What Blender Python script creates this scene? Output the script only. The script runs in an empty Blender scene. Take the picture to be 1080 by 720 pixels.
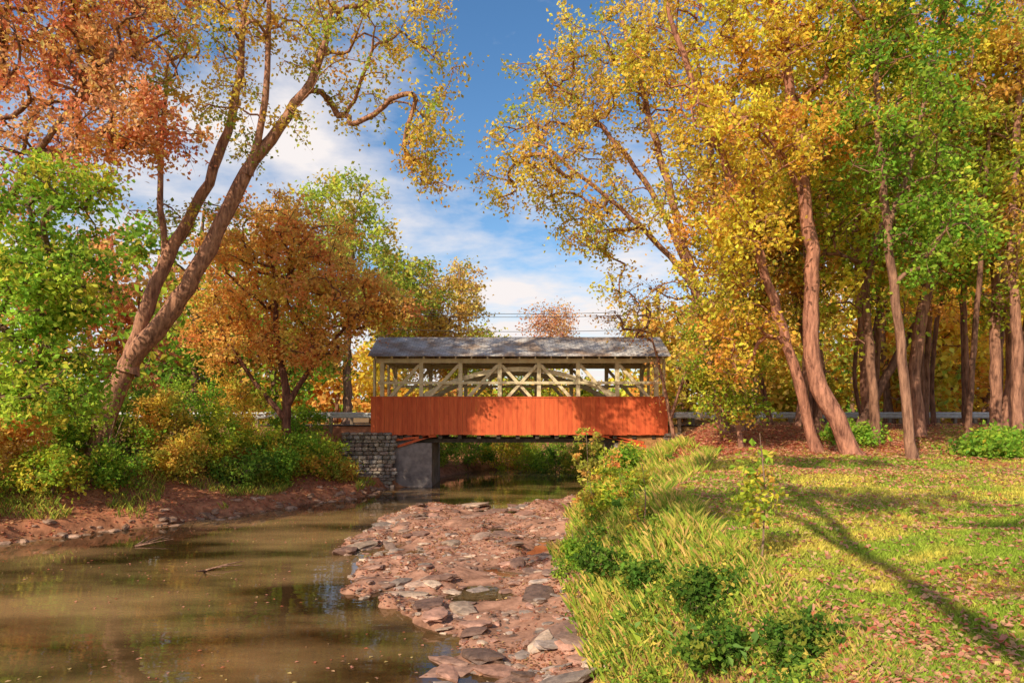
import bpy, math, numpy as np, bmesh, time
from mathutils import Vector
T0=time.time()
rng=np.random.default_rng(11)
scene=bpy.context.scene
scene.view_settings.view_transform='Standard'
try: scene.view_settings.look='None'
except Exception: pass
scene.view_settings.exposure=0

# ------------------------------------------------------------------ helpers
def S(t):
    t=np.clip(t,0,1); return t*t*(3-2*t)
def vn(x,y,seed=0):
    xi=np.floor(x); yi=np.floor(y); fx=x-xi; fy=y-yi
    u=fx*fx*(3-2*fx); v=fy*fy*(3-2*fy)
    def h(i,j):
        s=np.sin(i*127.1+j*311.7+seed*74.7)*43758.5453
        return s-np.floor(s)
    return (h(xi,yi)*(1-u)+h(xi+1,yi)*u)*(1-v)+(h(xi,yi+1)*(1-u)+h(xi+1,yi+1)*u)*v
def sdpoly(x,y,poly):
    x=np.asarray(x,float); y=np.asarray(y,float)
    d2=np.full(x.shape,1e18); inside=np.zeros(x.shape,bool)
    n=len(poly)
    for i in range(n):
        ax,ay=poly[i]; bx,by=poly[(i+1)%n]
        ex,ey=bx-ax,by-ay
        t=np.clip(((x-ax)*ex+(y-ay)*ey)/(ex*ex+ey*ey),0,1)
        dx=x-ax-t*ex; dy=y-ay-t*ey
        d2=np.minimum(d2,dx*dx+dy*dy)
        c=((ay>y)!=(by>y))
        if ey!=0:
            xc=ax+(y-ay)/ey*ex
            inside^=(c&(x<xc))
    d=np.sqrt(d2)
    return np.where(inside,-d,d)
CH=[(14,62),(8,50),(5.4,42),(4.9,36),(3.9,32),(3.1,28.5),(2.0,23),(1.2,18.5),(0.8,14),(1.0,10),(1.2,7.5),(1.2,5.5),(0.3,4.3),(-2,3.6),(-6,2),(-14,-4),(-30,-14),
    (-45,0),(-30,8),(-21,12.5),(-14.4,19.2),(-9.5,26),(-6.9,30.6),(-6.5,33),(-6.3,34.9),(-4.6,35.6),(-4.4,40),(-2.5,46),(3,52),(9,62)]
BAR=[(-1.2,5),(-1.7,8.5),(-1.9,11),(-2.8,13.5),(-4.5,15.8),(-5.6,18.8),(-5.2,22),(-4.6,25),(-3.6,27.2),(0,28.2),(6,29),(6,5),(1,3)]
def wob(x,y): return (vn(x*0.7,y*0.7,3)-.5)*0.9+(vn(x*2.3,y*2.3,4)-.5)*0.35
def DCH(x,y): return sdpoly(x,y,CH)+wob(x,y)*0.6*(1-S((y-31)/2))
def center(y): return np.interp(y,[-20,2,10,19,28,34,42,50,62],[-34,-17,-12,-7.5,-4,0,0.6,5,11.5])
def H(x,y,full=False):
    x=np.asarray(x,float); y=np.asarray(y,float)
    d=DCH(x,y); db=sdpoly(x,y,BAR)+wob(x*1.3,y*1.3)*1.7
    bar=S(-db/1.0+0.35)
    zin=-0.45*S(-d/1.3)
    zbar=0.06+0.46*(vn(x*0.7+.3,y*0.5,5)-.5)+0.22*(vn(x*2.0,y*1.6,6)-.5)+0.10*S((x+.5)/1.5)
    zb=zin*(1-bar)+zbar*bar
    left=x<center(y)
    wd=np.interp(y,[7,12,17,22,30],[1.6,2.1,4.0,5.6,5.5])
    plat=1.9+0.03*np.clip(y-6,0,32)+0.5*S((y-22)/7)*S((x-4)/4)
    t=np.clip(d/wd,0,1)
    prof=np.where(t<1,0.35*S(t/0.35)+0.65*S((t-.15)/.85),1.0)
    rr=plat*prof+0.22*(vn(x*.9,y*.9,8)-.5)*S(d/1.2)
    rl=0.5*S(d/0.6)+1.5*S((d-.8)/4)+0.9*S((d-4)/8)+0.25*(vn(x*.6,y*.6,9)-.5)*S(d/2)
    rise=np.where(left,rl,rr)
    z=zb*(1-S(d/1.0))+np.where(d>0,rise,0)
    ax=np.abs(x-0.35)
    ext=np.interp(ax,[9.2,10,16,25],[0.12,1.5,3.5,6.0])
    w=S(1-(np.abs(y-37.3)-2.02)/ext)*S((d-0.2)/0.8)
    z=z*(1-w)+3.15*w
    if full: return z,d,bar,left,w
    return z
def h1(x,y): return float(H(np.array([x]),np.array([y]))[0])

class MB:
    def __init__(s): s.v=[];s.f=[];s.m=[];s.c=[];s.n=0;s.sm=[]
    def add(s,v,f,mat=0,col=(1,1,1),smooth=False):
        v=np.asarray(v,float).reshape(-1,3); f=np.asarray(f,int)
        c=np.asarray(col,float)
        if c.ndim==1: c=np.tile(c,(len(v),1))
        s.v.append(v); s.f.append(f+s.n); s.m.append(np.full(len(f),mat)); s.c.append(c); s.n+=len(v)
        s.sm.append(np.full(len(f),smooth))
    def build(s,name,mats,parent=None):
        V=np.concatenate(s.v); C=np.concatenate(s.c)
        lt=np.concatenate([np.full(len(f),f.shape[1]) for f in s.f])
        LI=np.concatenate([f.ravel() for f in s.f])
        me=bpy.data.meshes.new(name)
        me.vertices.add(len(V)); me.vertices.foreach_set('co',V.ravel())
        me.loops.add(len(LI)); me.loops.foreach_set('vertex_index',LI.astype(np.int32))
        me.polygons.add(len(lt))
        st=np.concatenate([[0],np.cumsum(lt)[:-1]]).astype(np.int32)
        me.polygons.foreach_set('loop_start',st)
        for m in mats: me.materials.append(m)
        me.polygons.foreach_set('material_index',np.concatenate(s.m).astype(np.int32))
        me.polygons.foreach_set('use_smooth',np.concatenate(s.sm))
        me.update(calc_edges=True)
        a=me.color_attributes.new('Col','FLOAT_COLOR','POINT')
        a.data.foreach_set('color',np.concatenate([C,np.ones((len(C),1))],1).ravel())
        o=bpy.data.objects.new(name,me); scene.collection.objects.link(o)
        if parent: o.parent=parent
        return o
def empty(name):
    e=bpy.data.objects.new(name,None); scene.collection.objects.link(e); return e

# ------------------------------------------------------------------ materials
def newmat(name):
    m=bpy.data.materials.new(name); m.use_nodes=True; nt=m.node_tree; nt.nodes.clear()
    out=nt.nodes.new('ShaderNodeOutputMaterial'); return m,nt,out
def N(nt,t,**k):
    n=nt.nodes.new(t)
    for a,b in k.items(): setattr(n,a,b)
    return n
def mat_leaf(name,trans=0.4):
    m,nt,out=newmat(name)
    a=N(nt,'ShaderNodeAttribute',attribute_name='Col')
    d=N(nt,'ShaderNodeBsdfDiffuse')
    t=N(nt,'ShaderNodeBsdfTranslucent')
    nt.links.new(a.outputs['Color'],d.inputs['Color']); nt.links.new(a.outputs['Color'],t.inputs['Color'])
    mx=N(nt,'ShaderNodeMixShader'); mx.inputs[0].default_value=trans
    nt.links.new(d.outputs[0],mx.inputs[1]); nt.links.new(t.outputs[0],mx.inputs[2]); nt.links.new(mx.outputs[0],out.inputs[0])
    return m
def mat_noise(name,c1,c2,scale=5,rough=0.8,bump=0.3,stretch=(1,1,1),usecol=False,detail=6,bdist=0.05,c3=None,spec=0.3):
    m,nt,out=newmat(name)
    tc=N(nt,'ShaderNodeTexCoord'); mp=N(nt,'ShaderNodeMapping'); mp.inputs['Scale'].default_value=stretch
    nt.links.new(tc.outputs['Object'],mp.inputs[0])
    no=N(nt,'ShaderNodeTexNoise'); no.inputs['Scale'].default_value=scale; no.inputs['Detail'].default_value=detail; no.inputs['Roughness'].default_value=.65
    nt.links.new(mp.outputs[0],no.inputs['Vector'])
    r=N(nt,'ShaderNodeValToRGB'); r.color_ramp.elements[0].position=.33; r.color_ramp.elements[1].position=.67
    r.color_ramp.elements[0].color=(*c1,1); r.color_ramp.elements[1].color=(*c2,1)
    if c3:
        e=r.color_ramp.elements.new(.5); e.color=(*c3,1)
    nt.links.new(no.outputs[0],r.inputs[0])
    b=N(nt,'ShaderNodeBsdfPrincipled'); b.inputs['Roughness'].default_value=rough; b.inputs['Specular IOR Level'].default_value=spec
    src=r.outputs[0]
    if usecol:
        a=N(nt,'ShaderNodeAttribute',attribute_name='Col')
        mx=N(nt,'ShaderNodeMix',data_type='RGBA',blend_type='MULTIPLY'); mx.inputs[0].default_value=1
        nt.links.new(src,mx.inputs[6]); nt.links.new(a.outputs['Color'],mx.inputs[7]); src=mx.outputs[2]
    nt.links.new(src,b.inputs['Base Color'])
    bp=N(nt,'ShaderNodeBump'); bp.inputs['Strength'].default_value=bump; bp.inputs['Distance'].default_value=bdist
    nt.links.new(no.outputs[0],bp.inputs['Height']); nt.links.new(bp.outputs[0],b.inputs['Normal'])
    nt.links.new(b.outputs[0],out.inputs[0]); return m
M_leaf=mat_leaf('leaf',0.46)
M_grass=mat_leaf('grass_blade',0.35)
M_bark=mat_noise('bark',(0.10,0.05,0.035),(0.48,0.29,0.20),scale=9,bump=1.0,stretch=(1,1,.2),usecol=True,bdist=.07)
M_ground=mat_noise('ground',(0.55,0.5,0.46),(1.45,1.4,1.35),scale=3.5,rough=.95,bump=.7,usecol=True,detail=8,bdist=.06,spec=.1)
M_rock=mat_noise('rock',(0.5,0.5,0.5),(1.2,1.2,1.2),scale=7,rough=.55,bump=.6,usecol=True,bdist=.04,spec=.4)
M_cream=mat_noise('cream_painted_timber',(0.62,0.49,0.29),(0.86,0.73,0.47),scale=4,bump=.2,stretch=(1,1,1))
M_dark=mat_noise('dark_timber',(0.04,0.03,0.02),(0.11,0.08,0.055),scale=4,bump=.2)
M_conc=mat_noise('concrete',(0.12,0.095,0.09),(0.36,0.30,0.27),scale=1.6,bump=.5,detail=9)
M_asph=mat_noise('asphalt',(0.045,0.045,0.045),(0.075,0.07,0.068),scale=20,bump=.2)
M_metal=mat_noise('galvanised_steel',(0.4,0.4,0.39),(0.6,0.6,0.58),scale=6,rough=.45,bump=.05)
M_rail=mat_noise('weathered_post',(0.16,0.11,0.07),(0.3,0.22,0.15),scale=6)

def mat_red():
    m,nt,out=newmat('red_painted_boards')
    tc=N(nt,'ShaderNodeTexCoord'); sx=N(nt,'ShaderNodeSeparateXYZ'); nt.links.new(tc.outputs['Object'],sx.inputs[0])
    mu=N(nt,'ShaderNodeMath',operation='MULTIPLY'); mu.inputs[1].default_value=4.2; nt.links.new(sx.outputs[0],mu.inputs[0])
    fl=N(nt,'ShaderNodeMath',operation='FLOOR'); nt.links.new(mu.outputs[0],fl.inputs[0])
    wn=N(nt,'ShaderNodeTexWhiteNoise',noise_dimensions='1D'); nt.links.new(fl.outputs[0],wn.inputs['W'])
    mp=N(nt,'ShaderNodeMapping'); mp.inputs['Scale'].default_value=(3,3,.5); nt.links.new(tc.outputs['Object'],mp.inputs[0])
    no=N(nt,'ShaderNodeTexNoise'); no.inputs['Scale'].default_value=3; no.inputs['Detail'].default_value=8; nt.links.new(mp.outputs[0],no.inputs['Vector'])
    ad=N(nt,'ShaderNodeMath',operation='MULTIPLY_ADD'); ad.inputs[1].default_value=.3; nt.links.new(wn.outputs[0],ad.inputs[0]); nt.links.new(no.outputs[0],ad.inputs[2])
    r=N(nt,'ShaderNodeValToRGB'); r.color_ramp.elements[0].position=.3; r.color_ramp.elements[1].position=.95
    r.color_ramp.elements[0].color=(.54,.085,.03,1); r.color_ramp.elements[1].color=(.80,.17,.055,1); nt.links.new(ad.outputs[0],r.inputs[0])
    b=N(nt,'ShaderNodeBsdfPrincipled'); b.inputs['Roughness'].default_value=.7; b.inputs['Specular IOR Level'].default_value=.2
    nt.links.new(r.outputs[0],b.inputs['Base Color']); nt.links.new(b.outputs[0],out.inputs[0]); return m
M_red=mat_red()
def mat_roof():
    m,nt,out=newmat('weathered_shingle_roof')
    tc=N(nt,'ShaderNodeTexCoord')
    br=N(nt,'ShaderNodeTexBrick'); br.inputs['Scale'].default_value=1; br.inputs['Brick Width'].default_value=.3; br.inputs['Row Height'].default_value=.19
    br.inputs['Color1'].default_value=(.56,.51,.46,1); br.inputs['Color2'].default_value=(.76,.70,.64,1); br.inputs['Mortar'].default_value=(.28,.24,.2,1); br.inputs['Mortar Size'].default_value=.012
    nt.links.new(tc.outputs['Object'],br.inputs[0])
    no=N(nt,'ShaderNodeTexNoise'); no.inputs['Scale'].default_value=.9; no.inputs['Detail'].default_value=8; nt.links.new(tc.outputs['Object'],no.inputs['Vector'])
    r=N(nt,'ShaderNodeValToRGB'); r.color_ramp.elements[0].position=.40; r.color_ramp.elements[1].position=.58
    r.color_ramp.elements[0].color=(.68,.52,.4,1); r.color_ramp.elements[1].color=(1.1,1.1,1.1,1); nt.links.new(no.outputs[0],r.inputs[0])
    mx=N(nt,'ShaderNodeMix',data_type='RGBA',blend_type='MULTIPLY'); mx.inputs[0].default_value=1
    nt.links.new(br.outputs[0],mx.inputs[6]); nt.links.new(r.outputs[0],mx.inputs[7])
    b=N(nt,'ShaderNodeBsdfPrincipled'); b.inputs['Roughness'].default_value=.75
    bp=N(nt,'ShaderNodeBump'); bp.inputs['Strength'].default_value=.5; bp.inputs['Distance'].default_value=.02
    nt.links.new(br.outputs['Fac'],bp.inputs['Height']); bp.invert=True; nt.links.new(bp.outputs[0],b.inputs['Normal'])
    nt.links.new(mx.outputs[2],b.inputs['Base Color']); nt.links.new(b.outputs[0],out.inputs[0]); return m
M_roof=mat_roof()
def mat_water():
    m,nt,out=newmat('creek_water')
    tc=N(nt,'ShaderNodeTexCoord'); mp=N(nt,'ShaderNodeMapping'); mp.inputs['Scale'].default_value=(.35,.8,1); mp.inputs['Rotation'].default_value=(0,0,.6)
    nt.links.new(tc.outputs['Object'],mp.inputs[0])
    no=N(nt,'ShaderNodeTexNoise'); no.inputs['Scale'].default_value=.5; no.inputs['Detail'].default_value=6; nt.links.new(mp.outputs[0],no.inputs['Vector'])
    r=N(nt,'ShaderNodeValToRGB'); r.color_ramp.elements[0].position=.42; r.color_ramp.elements[1].position=.64
    r.color_ramp.elements[0].color=(.03,.022,.008,1); r.color_ramp.elements[1].color=(.40,.24,.10,1); nt.links.new(no.outputs[0],r.inputs[0])
    b=N(nt,'ShaderNodeBsdfPrincipled'); b.inputs['Roughness'].default_value=.03; b.inputs['IOR'].default_value=1.45
    b.inputs['Specular IOR Level'].default_value=1.0
    n2=N(nt,'ShaderNodeTexNoise'); n2.inputs['Scale'].default_value=2.2; n2.inputs['Detail'].default_value=3; nt.links.new(mp.outputs[0],n2.inputs['Vector'])
    bp=N(nt,'ShaderNodeBump'); bp.inputs['Strength'].default_value=.12; bp.inputs['Distance'].default_value=.05
    nt.links.new(n2.outputs[0],bp.inputs['Height']); nt.links.new(bp.outputs[0],b.inputs['Normal'])
    tr=N(nt,'ShaderNodeBsdfTransparent'); tr.inputs[0].default_value=(.9,.75,.5,1)
    ly=N(nt,'ShaderNodeLayerWeight'); ly.inputs[0].default_value=.35
    mr=N(nt,'ShaderNodeMapRange'); mr.inputs['To Min'].default_value=.55; mr.inputs['To Max'].default_value=.0; nt.links.new(ly.outputs['Facing'],mr.inputs['Value'])
    ms=N(nt,'ShaderNodeMixShader'); nt.links.new(mr.outputs[0],ms.inputs[0]); nt.links.new(b.outputs[0],ms.inputs[1]); nt.links.new(tr.outputs[0],ms.inputs[2])
    nt.links.new(r.outputs[0],b.inputs['Base Color']); nt.links.new(ms.outputs[0],out.inputs[0]); return m
M_water=mat_water()

# ------------------------------------------------------------------ ground
def gl(a,b,step,lo,hi):
    core=np.arange(a,b+1e-6,step); r=[];x=b;s=step
    while x<hi: s*=1.25; x+=s; r.append(x)
    l=[];x=a;s=step
    while x>lo: s*=1.25; x-=s; l.append(x)
    return np.array(l[::-1]+list(core)+r)
xs=gl(-20,20,.15,-900,900); ys=gl(1.5,42,.15,-300,1500)
GX,GY=np.meshgrid(xs,ys)
z,d,bar,left,w=H(GX.ravel(),GY.ravel(),True)
gx=GX.ravel(); gy=GY.ravel()
far=np.hypot(gx,gy-30)
z=z+np.where(far>80,(far-80)*0.02,0)
lawn=np.array([.22,.27,.045]); lawn2=np.array([.38,.30,.08]); litter=np.array([.46,.17,.085]); mud=np.array([.36,.18,.10]); gravel=np.array([.40,.215,.145]); wood=np.array([.24,.14,.06])
n1=vn(gx*.8,gy*.8,21); n2=vn(gx*3,gy*3,22)
c=np.tile(lawn,(len(gx),1)); k=S((n1*.6+n2*.4-.35)*2.2)[:,None]; c=c*(1-k)+lawn2*k
def blend(c,col,m): m=np.clip(m,0,1)[:,None]; return c*(1-m)+col*m
def litmask(x,y): 
    a=S(1-np.hypot((x-9.2)/5.6,(y-27)/5.2)+.5+(vn(x*.8,y*.8,21)-.5)*.6)
    b=S((vn(x*.45,y*.6,23)-.56)*5)*S((y-10)/5)
    c_=S((y-23.5)/3+(vn(x*.7,y*.7,24)-.5))*.7*S((x-4)/3)
    return np.maximum(np.maximum(a,b*.8),c_)
c=blend(c,wood*.7+mud*.3,S((1.6-d)/1.0)*(~left))
c=blend(c,litter,litmask(gx,gy)*(~left))
c=blend(c,wood,S((gy-33)/4))
c=blend(c,mud*.5+litter*.5,left*1.0)
c=blend(c,wood,left*S((d-3)/2))
c=blend(c,mud,S((.35-d)/.3))
c=blend(c,gravel,bar*S((.5-d)/.4))
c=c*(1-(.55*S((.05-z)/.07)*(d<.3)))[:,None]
me=MB()
nx,ny=len(xs),len(ys); idx=np.arange(nx*ny).reshape(ny,nx)
f=np.stack([idx[:-1,:-1],idx[:-1,1:],idx[1:,1:],idx[1:,:-1]],-1).reshape(-1,4)
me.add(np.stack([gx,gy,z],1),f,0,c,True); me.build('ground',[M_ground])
wv=np.array([(-60,-40,0),(30,-40,0),(30,64,0),(-60,64,0)],float)
mw=MB(); mw.add(wv,[[0,1,2,3]]); mw.build('creek_water',[M_water])

# ------------------------------------------------------------------ leaves / plants
def norm(v): return v/np.maximum(np.linalg.norm(v,axis=-1,keepdims=True),1e-9)
def leaves(mb,P,size,cols,mat=1,up=0.5,ratio=.66):
    n=len(P)
    nrm=norm(rng.normal(size=(n,3))+np.array([0,0,up])*1.3)
    a=norm(np.cross(nrm,rng.normal(size=(n,3)))); b=np.cross(nrm,a)
    L=(size*rng.uniform(.6,1.3,n))[:,None]; W=L*ratio
    fold=nrm*L*.12
    v=np.stack([P-a*L*.5,P+b*W*.5+fold-a*L*.06,P+a*L*.5,P-b*W*.5+fold-a*L*.06],1).reshape(-1,3)
    f=np.arange(n*4).reshape(n,4)
    mb.add(v,f,mat,np.repeat(cols,4,0))
def pick(pal,n):
    w=np.array([p[0] for p in pal],float); w/=w.sum()
    return np.array([p[1] for p in pal])[rng.choice(len(pal),n,p=w)]
def tube(mb,P,R,k,mat=0,col=(1,1,1)):
    P=np.asarray(P);R=np.asarray(R);n=len(P)
    t=norm(np.gradient(P,axis=0))
    ref=np.array([.31,.83,.1]) if abs(t[0][2])>.6 else np.array([0,0,1.])
    u=norm(np.cross(t,ref)); v=np.cross(t,u)
    a=np.arange(k)/k*2*np.pi
    V=P[:,None,:]+R[:,None,None]*(np.cos(a)[None,:,None]*u[:,None,:]+np.sin(a)[None,:,None]*v[:,None,:])
    i=np.arange(n-1)[:,None]*k; j=np.arange(k)[None,:]; j2=(j+1)%k
    f=np.stack([i+j,i+j2,i+k+j2,i+k+j],-1).reshape(-1,4)
    mb.add(V.reshape(-1,3),f,mat,col,True)
def spline(pts,step):
    pts=np.array(pts,float); seg=np.linalg.norm(np.diff(pts,axis=0),axis=1); t=np.concatenate([[0],np.cumsum(seg)])
    n=max(3,int(t[-1]/step)); tt=np.linspace(0,t[-1],n)
    out=[]
    for q in tt:
        i=min(np.searchsorted(t,q,side='right')-1,len(pts)-2); u=(q-t[i])/seg[i]
        p0=pts[max(i-1,0)];p1=pts[i];p2=pts[i+1];p3=pts[min(i+2,len(pts)-1)]
        m1=(p2-p0)*.5;m2=(p3-p1)*.5
        out.append((2*u**3-3*u**2+1)*p1+(u**3-2*u**2+u)*m1+(-2*u**3+3*u**2)*p2+(u**3-u**2)*m2)
    return np.array(out)
NLEAF=0
def grow(mb,stems,blobs,ncl,pal,ls=.13,lpt=14,twigs=5,tl=.7,step=.5,bark=(1,1,1),kr=.016,up=.4,sides=8,jit=.28,spread=.16):
    global NLEAF
    pos=[];par=[];srad=[];paths=[]
    for (pts,r0,r1) in stems:
        sp=spline(pts,step); n=len(sp)
        sp[1:-1]+=rng.normal(size=(n-2,3))*.04*min(1,r0*3)
        r=np.linspace(1,0,n)**.8*(r0-r1)+r1
        r*=rng.uniform(.94,1.07,n)
        r[0]*=1.5
        if n>2: r[1]*=1.12
        b=len(pos)
        for i in range(n): pos.append(sp[i]);par.append(b+i-1 if i else -1);srad.append(r[i])
        paths.append((list(range(b,b+n)),True))
    w=np.array([x[6] if len(x)>6 else x[3]*x[4]*x[5] for x in blobs],float); w/=w.sum()
    bi=rng.choice(len(blobs),ncl,p=w); B=np.array([x[:6] for x in blobs],float)[bi]
    dirs=norm(rng.normal(size=(ncl,3))); rad=rng.uniform(0,1,ncl)**(1/2.4)
    T=B[:,:3]+dirs*rad[:,None]*B[:,3:6]
    sp=np.array(pos)
    dd=np.min(np.linalg.norm(T[:,None]-sp[None],axis=2),axis=1)
    T=T[np.argsort(dd)]
    cap=len(pos)+ncl*40
    A=np.zeros((cap,3)); A[:len(pos)]=sp; n=len(pos)
    par=list(par); srad=list(srad)
    cnt=np.zeros(cap); 
    for p in T:
        dv=p-A[:n]; dist=np.linalg.norm(dv,axis=1)
        hd=np.hypot(dv[:,0],dv[:,1])
        cost=dist+0.7*np.maximum(0,.25*hd-dv[:,2])
        i=int(np.argmin(cost)); D=dist[i]
        if D<.05: continue
        pd=norm(A[i]-A[par[i]]) if par[i]>=0 else np.array([0,0,1.])
        m=int(min(36,max(2,round(D/.45)))); 
        P0=A[i];P1=P0+pd*D*.3+(p-P0)*.3+np.array([0,0,.08*D])+rng.normal(size=3)*.06*D
        ids=[i]; pr=i
        for q in range(1,m+1):
            u=q/m; x=(1-u)**2*P0+2*u*(1-u)*P1+u*u*p
            if q<m: x=x+rng.normal(size=3)*.035*min(D,1.5)
            A[n]=x; par.append(pr); srad.append(0); pr=n; ids.append(n); n+=1
        paths.append((ids,False))
        q=pr
        while q>=0: cnt[q]+=1; q=par[q]
    par=np.array(par)
    for ids,st in paths:
        P=A[ids]
        if st: tube(mb,P,[srad[i] for i in ids],sides,0,bark)
        else:
            R=kr*np.sqrt(cnt[ids]); r0=R[1]
            if srad[ids[0]]>0: R[0]=min(R[1]*1.15,srad[ids[0]]*.8)
            else: R[0]=min(R[0],R[1]*1.1)
            tube(mb,P,R,5 if r0>.03 else 4,0,bark)
    K=len(T); n_t=K*twigs
    C=np.repeat(T,twigs,0)
    cc=np.mean(B[:,:3],axis=0)
    dr=norm(norm(C-cc)*.6+rng.normal(size=(n_t,3))*np.array([1,1,.6])+np.array([0,0,-.1]))
    L=(tl*rng.uniform(.5,1.3,n_t))[:,None]
    E=C+dr*L+np.array([0,0,-.12])*L
    side=norm(np.cross(dr,rng.normal(size=(n_t,3))))*kr*.7
    s2=np.cross(dr,side)
    V=np.stack([C+side,C-side*.5+s2*.8,C-side*.5-s2*.8,E],1).reshape(-1,3)
    b=np.arange(n_t)[:,None]*4
    f=np.concatenate([b+np.array([[0,1,3]]),b+np.array([[1,2,3]]),b+np.array([[2,0,3]])])
    mb.add(V,f,0,bark)
    if lpt>0:
        lw=np.repeat(rng.uniform(.4,1.6,K),twigs)
        m=rng.poisson(lpt*lw); tot=m.sum(); I=np.repeat(np.arange(n_t),m)
        u=rng.uniform(.05,1.1,tot)[:,None]
        P=C[I]+(E[I]-C[I])*u+rng.normal(size=(tot,3))*spread
        ccol=pick(pal,K)*rng.uniform(1-jit,1+jit,(K,1))
        mixw=rng.uniform(0,.45,(tot,1)); lc=ccol[I//twigs]*(1-mixw)+pick(pal,tot)*mixw
        lc=lc*rng.uniform(.75,1.25,(tot,1))*(1+rng.normal(size=(tot,3))*.05)
        leaves(mb,P,ls,np.clip(lc,.01,.92),1,up); NLEAF+=tot
def tree(name,*a,**k):
    mb=MB(); grow(mb,*a,**k); return mb.build(name,[M_bark,M_leaf])

ORG=[(3,(.95,.47,.12)),(2,(.95,.57,.14)),(1,(.90,.34,.12)),(1,(.88,.66,.13))]
PINK=[(3,(.96,.42,.20)),(2,(.96,.54,.19)),(1,(.90,.28,.15)),(1,(.9,.64,.15))]
YEL=[(3,(.96,.70,.08)),(2,(.96,.52,.08)),(1.2,(.68,.66,.07)),(1.1,(.95,.40,.10))]
GOLD=[(2,(.88,.62,.10)),(1.6,(.56,.56,.08)),(1.8,(.94,.50,.11)),(.8,(.34,.44,.07))]
GRN=[(3,(.26,.46,.05)),(2,(.42,.56,.06)),(1,(.14,.28,.04)),(.8,(.72,.62,.08))]
YG=[(2,(.54,.60,.06)),(2,(.30,.46,.05)),(1.2,(.85,.68,.08)),(.7,(.92,.48,.1))]
DGRN=[(3,(.14,.27,.04)),(2,(.24,.38,.05)),(1,(.42,.44,.06))]
WARM=(1.15,.92,.82)

g=h1(-15,25)
tree('leaning_sycamore_tree',[([(-15.3,25,g-.2),(-14.6,25,4.5),(-13.2,25,6.6),(-11.8,25,8.5),(-10.7,25,10.6),(-9.7,25,12.6),(-8.3,25.2,14.7),(-7.2,25.3,16.6),(-6.6,25.4,19)],.42,.07),
  ([(-14.1,25,5.2),(-13.7,25.2,7),(-12.9,25.5,9.5),(-11.3,25.6,12.6),(-10.4,25.7,15.6),(-9.9,25.6,20)],.28,.06),
  ([(-9.7,25,12.5),(-8.9,24.6,15),(-8.6,24.3,20)],.15,.05),
  ([(-12.9,25.5,9.5),(-13.2,25.6,12.5),(-13.0,25.8,17)],.13,.05)],
  [(-5,25,16.6,3.0,2.5,2.3),(-3.2,24.5,13.6,1.0,1.5,1.9,9),(-8.3,25,18.3,3,3,2.2),(-13,25.5,17,3,3,3),(-11,25,20.5,5,3,1.6),(-4,25,19.5,2.5,2,1.5),(-9,25,14.5,2.2,1.6,1.4,4),(-12.5,26,11,2,1.6,1.6,4)],
  320,GOLD,ls=.16,lpt=10,bark=(1.3,1.05,.88),kr=.017,tl=.75)
g=h1(-18.5,22.5)
tree('red_maple_tree',[([(-18.5,22.5,g-.2),(-18.2,22.5,6),(-17.4,22.4,11),(-16.5,22.3,17)],.35,.08),([(-18.1,22.5,7),(-16,22,11),(-13.5,21.6,14)],.18,.05)],
  [(-14.6,22,15,3.2,2.6,3.0),(-12.0,21.6,12.9,2.0,2,1.1,10),(-15.5,22,11.6,2.4,2,1.4),(-14.8,22,17.5,4.2,3,2.2)],
  380,PINK,ls=.16,lpt=12,bark=(.8,.7,.6),tl=.7)
g=h1(-16.8,20.5)
tree('green_maple_tree',[([(-16.8,20.5,g-.2),(-16.5,20.4,5),(-16,20.3,9),(-15.6,20.2,12)],.22,.05),([(-16.6,20.4,4),(-15.2,20.1,6.5),(-13.6,19.9,8.5)],.10,.03)],
  [(-14.4,20,8.3,2.2,2,3.4),(-13.1,19.7,7.3,1.5,1.6,1.3,8),(-13.6,20,4.6,1.7,1.6,1.4,8),(-13.0,20,10.2,1.3,1.5,1.0,3)],
  270,[(3,(.34,.56,.06)),(2,(.54,.66,.07)),(1,(.18,.34,.04)),(.9,(.82,.68,.09))],ls=.17,lpt=11,bark=(.7,.65,.5),tl=.6)
g=h1(-10.5,31.8)
tree('orange_maple_tree',[([(-10.6,31.8,g-.2),(-10.5,31.8,4.5),(-10.9,31.8,7),(-11.2,31.8,11.5)],.24,.05),([(-10.5,31.8,4.2),(-9.2,31.6,6),(-7.3,31.4,8.2)],.15,.04),([(-10.6,31.8,3.6),(-12.2,31.6,5.6),(-13.6,31.5,8)],.13,.04)],
  [(-10.9,31.8,11.3,3.6,3.2,2.9),(-8.0,31.4,9.2,2.9,2.6,1.9),(-13.0,31.6,8,2.3,2.6,2.2),(-6.0,31.3,8.6,1.6,1.5,.8,5),(-10,31,7.0,3.2,2.2,.9,9)],
  450,ORG,ls=.18,lpt=12,bark=(.6,.42,.38),tl=.75)
g=h1(-13,54)
tree('tall_green_tree',[([(-13,54,g),(-13,54,10),(-12.6,54,20)],.4,.1)],[(-13.5,54,17.5,5,4.5,5.4),(-9,53.5,13.5,3.4,4,4.4),(-16,54,12,4.5,4,5)],330,[(2,(.52,.58,.08)),(2,(.34,.46,.07)),(1.6,(.9,.6,.12))],ls=.34,lpt=10,tl=1.1,kr=.02,spread=.3)
g=h1(-4.6,60)
tree('yellow_orange_tree',[([(-4.6,60,g),(-4.6,60,10),(-4.6,60,17)],.3,.07)],[(-5.6,60,11.5,3.8,3,4.8),(-4.4,60,15.3,2.4,2,2.4),(-8.5,60,12,3,3,5.5)],320,[(2,(.95,.58,.18)),(2,(.88,.62,.14)),(.7,(.55,.52,.1))],ls=.3,lpt=9,tl=.9,kr=.018,spread=.3)
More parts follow.
